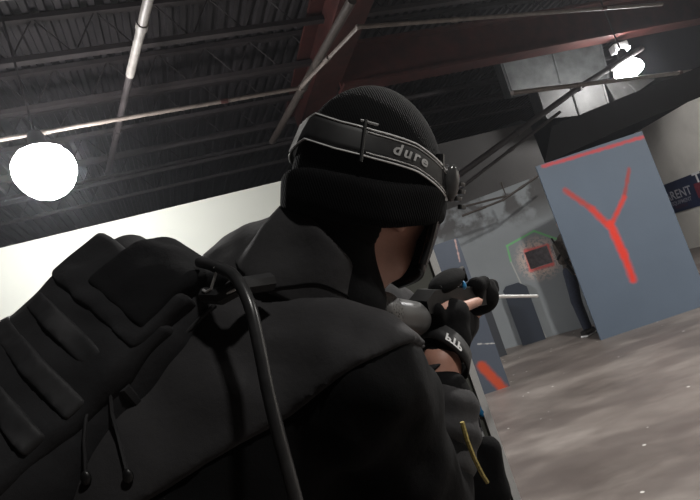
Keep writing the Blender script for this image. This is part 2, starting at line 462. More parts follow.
tq = [P(552, 126, 9.6), P(640, 90, 9.6), P(712, 62, 9.6), P(712, 92, 9.6), P(628, 126, 9.6), P(545, 163, 9.6)]  # black sheet added in place of the dark void under the ducts
bm = MB(); va = [bm.bm.verts.new(p) for p in tq]; vb = [bm.bm.verts.new(p+Vector((.01, .04, 0))) for p in tq]
bm.bm.faces.new(va); bm.bm.faces.new(vb[::-1])
for k in range(6): bm.bm.faces.new((va[k], vb[k], vb[(k+1) % 6], va[(k+1) % 6]))
tag(bm.build('void_sheet', 'void', None, False), 'black sheet added as the dark void above the grey board with the red Y', 'sheet')
pipe('roof_brace', [P(452, 180, 9.5), P(578, 88, 10.4), P(642, 48, 10.6)], .055, 'steel_dark', 'dark steel brace rising diagonally to the right-hand lamp', 'brace')
pipe('roof_brace', [P(458, 190, 9.4), P(560, 112, 10.0)], .03, 'steel_dark', 'thin dark steel brace below the diagonal roof brace', 'brace')
gr_ = pipe('guide_rail', [P(462, 216, 8.5), P(503, 200, 8.4), P(541, 174, 8.3)], .018, 'rail', 'thin rusty pipe along the top of the grey partition wall', 'pipe')
MB().tube([P(466, 206, 8.5), P(506, 196, 8.4), P(501, 182, 8.35)], .018, 8).build('pipe_stub', 'rail', gr_)

# ---- high bay lamps
def high_bay(p, label, r=.27, deep=.2):
    t = thing('high_bay_lamp', label, 'lamp', p)
    MB().lathe([(.001, .36), (.07, .35), (.09, .3), (.1, .2)]+[((r+.012)*math.sin(a*PI/24), -.1+(r+.03)*.76*math.cos(a*PI/24)) for a in range(3, 7)], p).build('reflector', 'steel_dark', t)
    MB().lathe([(.02, .16)]+[(r*math.sin(a*PI/12), -.1+ (r+.02)*math.cos(a*PI/12)*(.75 if a < 6 else deep/.4)) for a in range(1, 12)]+[(0, -.1-(r+.02)*deep/.4)], p).build('lens', 'lampglow', t)  # globe enlarged so its shape takes in the lamp's glare
    MB().tube([p+Vector((0, 0, .3)), Vector((p.x, p.y, ROOF-.05))], .014, 8).build('hanger', 'steel_dark', t)
high_bay(LAMP_A, 'glaring white high-bay lamp at far left above the white wall', .34, .42)
high_bay(LAMP_B, 'glaring white high-bay lamp at right beside the ducts', .27, .2)
q = PZ(619, 48, 4.72)
tl = thing('lamp_ballast', 'small bright vented lamp housing just above the right-hand lamp', 'lamp', q)
MB().box(q, (.3, .22, .16), bevel=.02).build('housing', 'alu', tl)
MB().box(q-Vector((0, .1, .1)), (.24, .12, .05), bevel=.01).build('glowing_vent', 'lampglow', tl)

# =================================================================== ARENA BOARDS
GREY = (.088, .116, .158)
def board_mat(name, col, segs, rough=.45, extra=None, wobble=.055):
    t = NT(name); co = t.co(); n1 = t.noise(co, 1.1, 5, .6); n2 = t.noise(co, 14, 5, .6)
    c = t.mix(n1, tuple(x*.82 for x in col), tuple(x*1.12 for x in col))
    if extra: c = extra(t, co, c)
    wob = t.math('MULTIPLY', t.math('SUBTRACT', n2, .5), wobble)
    for (a, b, wdt, soft, rgb) in segs:
        c = t.mix(t.seg(co, a, b, wdt, soft, wob), c, rgb)
    t.l(c, t.b.inputs['Base Color']); t.b.inputs['Roughness'].default_value = rough
    t.bump(n2, .08, .01); return t.m
def board(name, o, d, wdt, hgt, th, mat, label, cat='board', chamfer=None, edge=None):
    n = Vector((d.y, -d.x, 0)); up = Vector((0, 0, 1))
    poly = [(0, 0), (wdt, 0), (wdt, hgt), (0, hgt)]
    if chamfer:
        cl, cr = chamfer
        poly = [(0, 0), (wdt, 0), (wdt, hgt-cr)] + ([(wdt-cr, hgt)] if cr else [(wdt, hgt)]) + ([(cl, hgt), (0, hgt-cl)] if cl else [(0, hgt)])
    bm = MB().prism(poly, Vector(), Vector((1, 0, 0)), Vector((0, 0, 1)), Vector((0, 1, 0)), th)
    bmesh.ops.recalc_face_normals(bm.bm, faces=bm.bm.faces[:])
    me = bpy.data.meshes.new(name); bm.bm.to_mesh(me); bm.bm.free()
    ob = link(name, me, mat, None, False); ob.location = o; ob.rotation_euler = (0, 0, math.atan2(d.y, d.x))
    return tag(ob, label, cat)
def loc2(px, py, o, d):
    """pixel -> local (x, 0, z) on a board standing at o along d"""
    n = Vector((d.y, -d.x, 0)); p = PPL(px, py, o, n)-o
    return (p.dot(d), 0, p.z)
X1 = Vector((1, 0, 0))
# board with the red Y
o = PZ(599, 341, 0); YD = o.y
wY = PY(644, 142, YD).x - o.x + .03; hY = PY(540, 165, YD).z
S = lambda x, y: loc2(x, y, o, X1)
RED = (.62, .035, .02)
segs = [(S(563, 191), S(590, 210), .032, .035, (.34, .04, .035)), (S(590, 210), S(606, 226), .04, .035, (.5, .035, .025)), (S(627, 170), S(622, 198), .018, .03, (.26, .04, .04)), (S(622, 198), S(609, 226), .026, .032, (.5, .035, .025)),
        (S(608, 225), S(622, 256), .052, .035, RED), (S(622, 256), S(631, 280), .04, .045, RED), (S(541, 167), S(643, 137), .022, .02, (.45, .05, .06))]
bY = board('arena_board', o+X1*.03, X1, wY-.03, hY, .03, board_mat('blue_grey_board_with_red_y', GREY, segs), 'tall blue-grey board with a big red spray-painted Y')
# grey partition with painted octagon and hole
o = PZ(462, 361, 0); e = PZ(590, 325.5, 0); dP = (e-o).normalized()
S = lambda x, y: loc2(x, y, o, dP)
hp = S(537, 176)[2]; GR = (.16, .50, .19)
hc = S(538.5, 258.5)
def top_patches_splat(t, co, c):
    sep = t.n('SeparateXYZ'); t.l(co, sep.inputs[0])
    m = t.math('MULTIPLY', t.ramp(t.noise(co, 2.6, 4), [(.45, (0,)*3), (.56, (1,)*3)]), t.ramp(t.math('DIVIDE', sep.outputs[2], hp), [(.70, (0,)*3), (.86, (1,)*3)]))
    c = t.mix(t.math('MULTIPLY', m, .8), c, (.035, .028, .026))  # dark brown patches towards the top of the wall
    ds = t.vm('LENGTH', t.vm('SUBTRACT', co, hc), out=1)
    sp = t.math('MULTIPLY', t.math('GREATER_THAN', t.noise(co, 20, 6, .75), .48), t.ramp(ds, [(.2, (1,)*3), (.40, (0,)*3)]))
    return t.mix(t.math('MULTIPLY', sp, .8), c, (.70, .52, .44))
hs = [S(526, 251), S(547, 246), S(552, 264), S(531, 270)]
segs = [(S(507, 246), S(534, 231), .014, .014, GR), (S(534, 231), S(562, 241), .014, .014, GR), (S(507, 246), S(511, 262), .012, .012, GR),
        (S(511, 262), S(548, 342), .008, .01, (.42, .42, .4))] + [(hs[i], hs[(i+1) % 4], .03, .03, (.66, .14, .13)) for i in range(4)]
wP = 3.4
# build with a real hole
x0, x1 = min(h[0] for h in hs)+.0, max(h[0] for h in hs); z0, z1 = min(h[2] for h in hs)+.02, max(h[2] for h in hs)-.02
bm = MB()
for (a, b, c_, d_) in ((0, x0, 0, hp), (x1, wP, 0, hp), (x0, x1, 0, z0), (x0, x1, z1, hp)):
    bm.box(((a+b)/2, .04, (c_+d_)/2), (b-a, .08, d_-c_))
me = bpy.data.meshes.new('partition_wall'); bm.bm.to_mesh(me); bm.bm.free()
pw = link('partition_wall', me, board_mat('grey_partition_paint', (.235, .255, .27), segs, .6, top_patches_splat, .012), None, False)
pw.location = o - dP*0; pw.rotation_euler = (0, 0, math.atan2(dP.y, dP.x))
tag(pw, 'grey partition wall with a green painted octagon around a red-edged square hole', 'partition')
MB().box(o+dP*(x0+.3)+Vector((dP.y*-1, dP.x, 0)).normalized()*.6+Vector((0, 0, 1.2)), (1.6, .05, 2.3)).build('backing_board', simple('grey_backing_paint', (.42, .40, .43), .8))
tag(bpy.data.objects['backing_board'], 'dark board standing behind the square hole of the partition', 'board')
# dark chamfered barriers in front
NAVY = (.030, .038, .055)
o2 = PZ(523, 346, 0); e2 = PZ(546, 339, 0); d2 = (e2-o2).normalized()
board('low_barrier', o2, d2, (e2-o2).length, .98, .06, board_mat('navy_barrier_paint', NAVY, []), 'dark navy barrier with clipped top corners under the square hole', 'barrier', (.06, .1))
o3 = PZ(497, 358, 0); e3 = PZ(520, 351, 0); d3 = (e3-o3).normalized()
board('low_barrier', o3, d3, (e3-o3).length*.45, .95, .06, board_mat('dark_barrier_paint', (.05, .055, .065), []), 'narrow dark barrier beside the blue-grey board with a red stripe', 'barrier', (0, .05))
# blue board with a red stripe at its foot
o4e = PZ(510, 386, 0); o4 = o4e - X1*1.0
S = lambda x, y: loc2(x, y, o4, X1)
h4 = PY(456, 238, o4.y).z
segs = [(S(482, 366), S(506, 392), .055, .03, (.50, .07, .03)), (S(460, 262), S(455, 240), .006, .008, (.45, .30, .28)), (S(478, 344), S(502, 343), .006, .006, (.45, .45, .45))]
board('arena_board', o4, X1, 1.0, h4, .08, board_mat('blue_grey_board_with_red_stripe', (.075, .09, .12), segs), 'blue-grey board with an orange-red stripe low on it, behind the marker')
# near barricade whose pale edge the player peeks round
DB = 1.47
pe = P(476, 378, DB)
e_top, e_bot = PY(428, 244, pe.y), PY(519, 498, pe.y)
oN = Vector((pe.x-.62, pe.y, 0))
nb = thing('plywood_barricade', 'grey-green barricade sheet beside the player, with a pale bare edge', 'barricade', (pe.x-.3, pe.y, 0))
MB().box((pe.x-.3135, pe.y+.012, .84), (.60, .02, 1.68)).build('sheet', plaster('grey_green_board_paint', (.17, .175, .155), (.10, .11, .10), .5, 3), nb, False)
MB().box((pe.x-.004, pe.y+.008, .84), (.019, .03, 1.68)).build('edge_strip', 'woodedge', nb, False)
p = P(481, 411, DB-.01)
MB().ball(p, (.012, .006, .02), Matrix.Rotation(-.5, 3, 'Y')).build('blue_tape', 'blue', nb)
# banner on the right wall
def wl(px, py): return PPL(px, py, R1+rn*.03, rn)
bt, bb = wl(661, 186), wl(672, 214)
x_a = (bt-R1).dot(rd); zt, zb = bt.z, bb.z
ban = thing('wall_banner', 'dark blue banner with white lettering on the off-white right wall', 'banner', bt)
rotR = Matrix((rd, -rn, Vector((0, 0, 1)))).transposed()
LB = 5.0
MB().box(R1+rd*(x_a-1.0+LB/2)+rn*.02+Vector((0, 0, (zt+zb)/2)), (LB, .02, zt-zb), rotR).build('cloth', simple('navy_vinyl', (.018, .028, .075), .5, nscale=3, namp=.2), ban, False)
def on_wall(cx, cz): return lambda x, y: R1+rd*(cx+x)+rn*.036+Vector((0, 0, cz+y))
def ws(px, py):
    p = wl(px, py); return (p-R1).dot(rd), p.z
a, b = ws(676, 195); text_obj('lettering', 'PARENT', .34, on_wall(a, b), simple('banner_white', (.5, .5, .55), .6), ban, bold=.006, spacing=1.02)
a, b = ws(680, 202); text_obj('lettering', '& EQUIPMENT', .15, on_wall(a, b), simple('banner_grey', (.33, .33, .4), .6), ban, bold=.004)
a, b = ws(682, 206); text_obj('lettering', 'RENTALS', .12, on_wall(a, b), simple('banner_red', (.12, .025, .05), .6), ban)
a, b = ws(702, 178); text_obj('lettering', 'TR', .5, on_wall(a, b), 'white', ban, bold=.01)
a, b = ws(703, 189); MB().box(R1+rd*a+rn*.03+Vector((0, 0, b)), (.5, .02, .4), rotR).build('red_mark', simple('banner_mark', (.2, .03, .05), .6), ban, False)
a, b = ws(694, 256)
struct(MB().box(R1+rd*(a+2)+rn*.02+Vector((0, 0, b)), (9, .03, .04), rotR).build('trim_3', simple('grey_wall_trim', (.3, .29, .27), .6), None, False))

# ---- the far player behind the Y board
D2 = YD+.28
def Q(px, py, y=0): return PY(px, py, D2+y)
base = PZ(592, 333, 0.0); D2 = base.y+.0
base.x -= .065
fp = thing('person', 'person in dark jeans leaning out from behind the red Y board, long gun held upright', 'person', (base.x, D2, 0))
def V3(x, y, z): return Vector((base.x+x, D2+y, z))
s = SDF((base.x-.35, D2-.4, 0), (base.x+.75, D2+.5, 1.85), .018)
s.chain([V3(.04, 0, .07), V3(.02, .02, .5), V3(.09, .04, .93)], [.05, .06, .085], .02)
s.chain([V3(.36, .1, .07), V3(.33, .08, .5), V3(.27, .06, .93)], [.05, .06, .085], .02)
s.chain([V3(.18, .05, .95), V3(.2, .04, 1.15), V3(.2, .02, 1.36)], [.14, .13, .14], .04)
s.chain([V3(.2, .02, 1.42), V3(.21, 0, 1.55)], [.06, .055], .03)
s.ell(V3(.21, -.01, 1.64), (.075, .09, .115), np.eye(3), .02)
s.chain([V3(.04, .0, 1.36), V3(-.0, -.08, 1.12), V3(.0, -.22, 1.22)], [.055, .045, .035], .02)
s.chain([V3(.37, .0, 1.36), V3(.33, -.15, 1.12), V3(.08, -.22, 1.1)], [.055, .045, .035], .02)
for k in range(4): s.chain([V3(.0, -.22, 1.22), V3(-.03, -.25, 1.25-.022*k), V3(.01, -.27, 1.25-.022*k)], [.02, .012, .01], .008)
link('body', s.mesh('body'), 'skin', fp)
s = SDF((base.x-.35, D2-.4, 0), (base.x+.75, D2+.5, 1.1), .018)
s.chain([V3(.03, 0, .1), V3(.02, .02, .5), V3(.09, .04, .93)], [.068, .076, .1], .02)
s.chain([V3(.36, .1, .1), V3(.33, .08, .5), V3(.27, .06, .93)], [.068, .076, .1], .02)
link('jeans', s.mesh('jeans'), 'jeans', fp)
s = SDF((base.x-.35, D2-.4, .8), (base.x+.75, D2+.5, 1.6), .018)
s.chain([V3(.18, .05, 1.0), V3(.2, .04, 1.15), V3(.2, .02, 1.36)], [.155, .145, .15], .04)
s.chain([V3(.04, .0, 1.36), V3(-.0, -.08, 1.12), V3(.0, -.2, 1.2)], [.07, .06, .048], .02)
s.chain([V3(.37, .0, 1.36), V3(.33, -.15, 1.12), V3(.12, -.22, 1.1)], [.07, .06, .048], .02)
link('sweater', s.mesh('sweater'), 'brown', fp)
for dx, dy in ((.03, -.04), (.36, .06)):
    c = V3(dx, dy, 0)
    MB().box(c+Vector((-.03, -.02, .05)), (.11, .27, .075), Matrix.Rotation(-.9, 3, 'Z'), .03).build('shoe', 'plastic', fp)
    MB().box(c+Vector((-.03, -.02, .012)), (.115, .28, .022), Matrix.Rotation(-.9, 3, 'Z'), .008).build('shoe_sole', 'white', fp)
g = thing('long_gun', 'brown and black long gun held upright at the edge of the red Y board', 'gun', V3(-.04, -.27, 1.2))
MB().tube([V3(-.0, -.27, .98), V3(-.1, -.27, 1.48)], .014, 8).build('barrel', 'gunblack', g)
MB().prism([(-.03, -.1), (.04, -.1), (.05, .12), (.02, .18), (-.03, .16)], V3(-.04, -.29, 1.24), Vector((1, 0, .2)).normalized(), Vector((-.2, 0, 1)).normalized(), Vector((0, 1, 0)), .045).build('receiver', 'brown', g, False)
MB().tube([V3(-.03, -.27, 1.05), V3(.03, -.27, .9)], [.025, .035], 8).build('stock', 'gunblack', g)
MB().tube([V3(-.07, -.27, 1.22), V3(-.13, -.27, 1.16)], .018, 8).build('magazine', 'gunblack', g)

# =================================================================== THE PLAYER
SK = .86
def K(px, py, d): return P(px, py, d)
# --- head frame
hf = cdir(.74, -.06, .67); hu = Up - hf*Up.dot(hf); hu = (hu + (Rt*.06)).normalized(); hu = (hu-hf*hu.dot(hf)).normalized(); hr = hf.cross(hu)
HR = Matrix((hr, hf, hu)).transposed()      # columns: right, forward, up
HC = P(362, 186, .82)
def H(r, f, u): return HC + hr*r + hf*f + hu*u
# --- key joints
neck = P(330, 285, .82); rsh = P(360, 386, .70); relb = P(432, 520, .86); rwr = P(441, 364, .95)
lsh = P(300, 265, 1.04); lelb = P(436, 350, 1.20); lwr = P(474, 302, 1.18)
chest = P(262, 395, .84); hip = Vector((-.40, .78, .93))
lo = np.array((-.75, .25, 0)); hi = np.array((.65, 1.65, 1.95))
player = thing('person', 'player in black beanie and charcoal jacket aiming a marker around the barricade, seen from behind', 'person', (hip.x, hip.y, 0))
rfoot = Vector((-.42, .60, .06)); lfoot = Vector((-.10, 1.02, .06))
rknee = Vector((-.33, .66, .50)); lknee = Vector((-.12, 1.0, .52))
# gun axis
GA = P(388, 313, .86); GB = P(537, 296, 1.40)
def GD(px):
    t_ = (px-388)/(537-388); return 1/((1-t_)/.86 + t_/1.40)
def G(px, py, dd=0): return P(px, py, GD(px)+dd)
gx = (GB-GA).normalized(); gr = gx.cross(Up).normalized(); gu = gr.cross(gx)

# --- right-hand skeleton
palm = [rwr, G(447, 340, -.03), G(450, 318, -.03)]
index = [G(448, 316, -.05), G(461, 308, -.065), G(478, 301.5, -.075)]
def curl(px, py, n):   # a finger curling round the grip
    return [G(446+n*2, 316+n*6, -.03), G(462, 314+n*6.5, -.03), G(468, 318+n*6.5, .01), G(458, 320+n*6.5, .025)]
fingers = [curl(0, 0, k) for k in range(3)]
thumb = [G(440, 330, -.02), G(436, 312, -.03), G(446, 302, -.02)]
lpalm = [lwr, G(480, 296, .02)]
lfing = [[G(474+k*5, 297, .02), G(477+k*5, 289, -.01), G(480+k*4, 285, -.02), G(482+k*4, 283, 0)] for k in range(4)]
lthumb = [G(474, 298, .0), G(476, 286, -.04), G(484, 282, -.045)]
# --- body
b = SDF((-.72, .3, 0), (.6, 1.55, 1.92), .0065)
b.ell(H(0, .0, .015), (.078, .098, .115), HR, 0)
b.ell(H(0, .035, -.075), (.058, .07, .075), HR, .03)           # jaw
b.cap(H(0, .078, -.118), H(0, .085, -.112), .018, .018, .02)   # chin
b.chain([H(0, .1, -.01), H(0, .118, -.05)], [.01, .016], .012)  # nose
b.chain([H(-.02, .098, -.082), H(.02, .098, -.082)], [.008, .008], .006)  # lips
for sx in (-1, 1):
    b.ell(H(sx*.078, .002, -.038), (.012, .02, .032), HR, .008)  # ears
    b.ell(H(sx*.03, .088, -.005), (.014, .012, .01), HR, .008)
    b.cap(H(sx*.045, .06, -.045), H(sx*.05, .03, -.05), .025, .02, .02)
b.chain([H(0, -.04, -.06), neck], [.052, .055], .03)
b.chain([neck, P(272, 390, .86), P(190, 500, .77), hip], [.055, .105, .105, .12], .05)
b.cap(neck, rsh, .045, .06, .03); b.cap(neck, lsh, .06, .06, .04)
b.chain([rsh, relb, rwr], [.055, .046, .034], .02); b.chain([lsh, lelb, lwr], [.055, .043, .027], .02)
b.chain([hip+Vector((.05, -.08, 0)), rknee, rfoot], [.09, .058, .04], .04); b.chain([hip+Vector((.08, .09, 0)), lknee, lfoot], [.09, .058, .04], .04)
b.chain(palm, [.026, .032, .03], .015)
b.chain(index, [.011, .0115, .0102], .006)
for f in fingers: b.chain(f, [.011, .0105, .01, .009], .004)
b.chain(thumb, [.014, .012, .010], .006)
b.chain(lpalm, [.026, .032], .015)
for f in lfing: b.chain(f, [.011, .0105, .01, .009], .004)
b.chain(lthumb, [.014, .012, .010], .006)
link('body', b.mesh('body', 1), 'skin', player, auto=0)
# --- gloves (fingerless)
gl = SDF(np.array(G(455, 330))-.16, np.array(G(455, 330))+.16, .004)
gl.chain([rwr+(palm[1]-rwr)*.15, palm[1], palm[2]], [.034, .039, .036], .015)
gl.chain([index[0], index[1]], [.015, .014], .008)
for f in fingers: gl.chain(f[:3], [.016, .0145, .0135], .004)
gl.chain(thumb[:2], [.019, .016], .008)
gl.F += wrinkle(gl.grid(), 160, .0009, 3)
glove = link('glove', gl.mesh('glove'), 'black', player, auto=0); glove['label'] = 'black fingerless right glove'
g2 = SDF(np.array(G(484, 292))-.16, np.array(G(484, 292))+.16, .004)
g2.chain([lwr, lpalm[1]], [.033, .039], .015)
for f in lfing: g2.chain(f[:3], [.016, .0145, .0135], .004)
g2.chain(lthumb, [.018, .016, .013], .008)
link('glove', g2.mesh('glove'), 'black', player, auto=0)
# wrist strap of the glove with PTP
wa = (palm[1]-rwr).normalized(); 
wc = rwr.lerp(palm[1], .52)
sx_ = (Rt - wa*Rt.dot(wa)).normalized(); sy_ = wa.cross(sx_)
tilt = (wa*.86 + Rt*.0 + Up*.0 - sx_*-.5).normalized()
ws_ = MB(); rows = []
def cuff(a, hh, rr=.041):
    # ring around the wrist; a from the right-hand side towards the camera
    return wc + (sx_*math.cos(a) - sy_*math.sin(a)*-1)*rr*1.0 + wa*(hh - .018*math.cos(a))
for hh in (-.017, .017):
    rows.append([cuff(2*PI*k/40, hh, .0455 if hh < 0 else .0445) for k in range(41)])
ws_.grid(rows); st = ws_.build('wrist_strap', 'strap', glove); m_ = st.modifiers.new('s', 'SOLIDIFY'); m_.thickness = .004; m_.offset = 1
# facing angle towards camera
tc = (CAM-wc); ac = math.atan2(-tc.dot(-sy_)*-1, tc.dot(sx_))
ac = math.atan2(tc.dot(sy_), tc.dot(sx_))
text_obj('glove_lettering', 'PTP', .019, lambda x, y: cuff(ac+.25 + (-x)/.047*-1*-1*-1, -y-.004, .0505), 'white', glove, bold=.0007)

# --- jacket
J = SDF((-.8, .28, .6), (.55, 1.5, 1.75), .007)
J.chain([P(296, 306, .84), P(258, 395, .80), P(190, 500, .76), hip+Vector((.02, 0, .05))], [.108, .16, .165, .17], .05)
J.cap(P(268, 306, .90), P(255, 335, .95), .125, .13, .05)
J.chain([P(296, 294, .82), P(316, 346, .745), rsh], [.060, .070, .083], .03)
J.cap(P(300, 275, .86), lsh, .085, .075, .04)
J.cap(rsh, P(402, 399, .77), .080, .064, .03)
J.chain([rsh, rsh.lerp(relb, .5), relb], [.078, .074, .066], .03)
J.cap(P(262, 430, .80), P(330, 530, .82), .12, .10, .04)
J.chain([relb, relb.lerp(rwr, .5), relb.lerp(rwr, .76)], [.066, .058, .052], .02)
J.chain([lsh, lelb, lelb.lerp(lwr, .6)], [.075, .055, .042], .03)
pj = J.grid(); J.F += wrinkle(pj, 26, .0045, 11) + wrinkle(pj, 60, .0032, 5)
def fold(pts, amp, wd_):
    """a soft crease pressed along a line through 3-D points"""
    a_ = [np.array(x) for x in pts]; best = np.full(pj.shape[:-1], 9.0)
    for u_, v_ in zip(a_, a_[1:]):
        e_ = v_-u_; t_ = np.clip(((pj-u_)@e_)/(e_@e_), 0, 1); best = np.minimum(best, np.linalg.norm(pj-u_-t_[..., None]*e_, axis=-1))
    J.F[...] += (amp*np.exp(-(best/wd_)**2)).astype(np.float32)
fold([P(255, 292, .70), P(300, 287, .70), P(352, 300, .74)], .012, .02)
fold([P(215, 330, .66), P(255, 360, .63), P(300, 365, .62)], .009, .022)
fold([P(300, 430, .60), P(350, 420, .60), P(410, 430, .66)], .010, .022)
fold([P(310, 470, .60), P(370, 455, .60), P(430, 470, .7)], .010, .022)
fold([P(270, 250, .78), P(310, 262, .75), P(340, 285, .75)], .010, .016)
# folds radiating along the arm
J0 = J.F.copy()
rw = np.array(rwr); 
link('jacket', J.mesh('jacket'), 'black', player, auto=0)  # shade on the side and arm put into the black fabric
# yoke / shoulder cape: a shell over the shoulders ended by a hem, its lit top put into paler fabric
h1, h2, h3 = P(205, 492, .72), P(330, 388, .63), P(440, 360, .86)
pn = (h2-h1).cross(h3-h1).normalized()
if pn.dot(P(330, 260, .8)-h1) < 0: pn = -pn
dist = (pj - np.array(h1)) @ np.array(pn)
Yk = SDF((-.8, .28, .6), (.55, 1.5, 1.75), .007)
side = (pj - np.array(relb.lerp(rwr, .3))) @ np.array((rwr-relb).normalized())
Yk.F = np.maximum(J0-.009, -dist).astype(np.float32)
link('shoulder_yoke', Yk.mesh('shoulder_yoke', 1), 'jacket', player, auto=0)['label'] = 'shoulder panel ending in a stitched hem, charcoal for its lit top'
sl_ = SDF(np.array(relb)-.3, np.array(relb)+.3, .006)
sl_.chain([relb.lerp(rwr, .30), relb.lerp(rwr, .55), relb.lerp(rwr, .74)], [.064, .065, .062], .02)
ps = sl_.grid(); ax_ = np.array((rwr-relb).normalized()); hs_ = (ps-np.array(relb))@ax_
sl_.F = np.maximum(sl_.F + wrinkle(ps, 60, .0025, 17) + (.004*np.sin(hs_*130)), hs_-(rwr-relb).length*.83).astype(np.float32)
link('sleeve_cuff', sl_.mesh('sleeve_cuff', 1), 'jacket', player, auto=0)  # light on the forearm sleeve put into the charcoal fabric
# collar
cd = (H(0, -.01, -.08)-neck).normalized(); cx_, cy_ = basis(cd, Rt)
cc = P(316, 258, .80)
col = SDF(np.array(cc)-.2, np.array(cc)+.2, .005); pc = col.grid()
q = pc-np.array(cc); hh = q@np.array(cd); rr = np.stack([q@np.array(cx_), q@np.array(cy_)], -1); rad = np.linalg.norm(rr, axis=-1)
ca = np.arctan2(rr[..., 1], rr[..., 0])
Rc = .082 + .02*np.clip(-hh/.06, -1, 1) + .004*np.sin(5*ca+hh*40)
col.F = (np.sqrt(np.maximum(np.abs(rad-Rc)-.004, 0)**2 + np.maximum(np.abs(hh)-.048, 0)**2)-.007 + wrinkle(pc, 55, .002, 9)).astype(np.float32)
ck = (Rt*.72+Up*.69+Fw*.0).normalized()
col.F = np.maximum(col.F, (pc-np.array(P(333, 243, .8)))@np.array(ck) + .004*np.sin(rad*60)).astype(np.float32)
link('collar', col.mesh('collar'), 'jacket', player, auto=0)
gt = SDF(np.array(neck)-.25, np.array(neck)+.25, .006)
gt.chain([H(0, -.05, -.085), neck, neck+(neck-H(0, -.05, -.08))*.4], [.060, .076, .088], .02)
gt.cap(P(336, 250, .79), P(350, 300, .775), .045, .05, .02)
gt.F += wrinkle(gt.grid(), 60, .002, 14)
link('neck_gaiter', gt.mesh('neck_gaiter'), 'black', player, auto=0)
# trousers, boots
T = SDF((-.8, .3, 0), (.3, 1.35, 1.1), .014)
T.chain([hip+Vector((.05, -.08, 0)), rknee, rfoot+Vector((0, 0, .06))], [.125, .085, .07], .05)
T.chain([hip+Vector((.08, .09, 0)), lknee, lfoot+Vector((0, 0, .06))], [.125, .085, .07], .05)
T.F += wrinkle(T.grid(), 30, .004, 2); link('trousers', T.mesh('trousers'), 'black', player, auto=0)
for ft in (rfoot, lfoot):
    bs = SDF(np.array(ft)-.25, np.array(ft)+.25, .01)
    bs.chain([ft+Vector((0, 0, .1)), ft+Vector((.0, 0, -.0))], [.065, .055], .03); bs.cap(ft+Vector((0, 0, -.012)), ft+Vector((.13, .1, -.018)), .048, .042, .03)
    bp = bs.grid(); bs.F = np.maximum(bs.F, -bp[..., 2]).astype(np.float32)
    link('boot', bs.mesh('boot'), 'plastic', player, auto=0)
# beanie
bn = SDF(np.array(HC)-.24, np.array(HC)+.24, .005); pb = bn.grid(); qb = (pb-np.array(HC))@np.array(HR)
BE = np.array((.100, .126, .150)); BC = np.array((0, .016, .0))
def ellf(q, r):
    k1 = np.linalg.norm(q/r, axis=-1); k2 = np.linalg.norm(q/(r*r), axis=-1)+1e-9; return k1*(k1-1)/k2
shell = ellf(qb-BC, BE) + wrinkle(pb, 40, .0015, 4)
tilt_h = qb[..., 2] + .06*qb[..., 1]
bnF = np.maximum(shell, -(tilt_h+.02))
link_main = bn; bn.F = bnF.astype(np.float32)
bean = link('beanie', bn.mesh('beanie'), 'knit', player, auto=0)
cfS = SDF(np.array(HC)-.24, np.array(HC)+.24, .005)
ec = BE + np.array((.003, .004, .02))
cf = ellf((qb-BC*.6)*np.array((1, 1, .72)), ec) + wrinkle(pb, 45, .002, 8)
lowb = -.045 - .012*np.clip(-qb[..., 1]/.1, -1, 1) - .012*(qb[..., 0]/.1)**2 + .004*np.sin(qb[..., 1]*30)
ca_, cb_ = np.abs(cf+.012)-.006, np.abs(tilt_h-(lowb+.026))-.018
cfF = np.minimum(np.maximum(ca_, cb_), 0)+np.sqrt(np.maximum(ca_, 0)**2+np.maximum(cb_, 0)**2)-.014
def rnd(x): return x
cfS.F = cfF.astype(np.float32)
link('beanie_cuff', cfS.mesh('beanie_cuff', 3), 'knit', player, auto=0)

# hair at the nape
nh = SDF(np.array(H(0, -.05, -.08))-.15, np.array(H(0, -.05, -.08))+.15, .006)
nh.ell(H(0, -.02, -.055), (.079, .085, .06), HR, 0)
ph = nh.grid(); qh = (ph-np.array(HC))@np.array(HR); nh.F = np.maximum(nh.F, qh[..., 1]+.025).astype(np.float32)
link('hair', nh.mesh('hair'), simple('dark_hair', (.005, .004, .0035), .8, nscale=120, spec=.1), player, auto=0)

# pouch on the barricade, lanyard on the sleeve
DBG = 1.36
pouch = thing('hanging_pouch', 'rounded black pouch hung on the barricade beside its pale edge', 'pouch', P(488, 500, DBG))
pc_ = SDF(np.array(P(486, 510, DBG))-.3, np.array(P(486, 510, DBG))+.3, .008)
pc_.chain([P(488, 450, DBG), P(491, 490, DBG), P(486, 560, DBG)], [.034, .042, .05], .02)
pc_.cap(P(470, 470, DBG), P(460, 560, DBG), .04, .05, .03)
pc_.F += wrinkle(pc_.grid(), 40, .003, 3)
link('bag', pc_.mesh('bag'), 'black', pouch, auto=0)
MB().tube([P(486, 450, DBG), P(480, 428, 1.44), P(474, 405, 1.45)], .006, 8).build('hanging_loop', 'web', pouch)
MB().tube([P(462, 422, .80), P(467, 440, .80), P(474, 458, .81), P(482, 474, .83), P(487, 482, .85)], .0035, 6).build('yellow_lanyard', 'yellow', player)

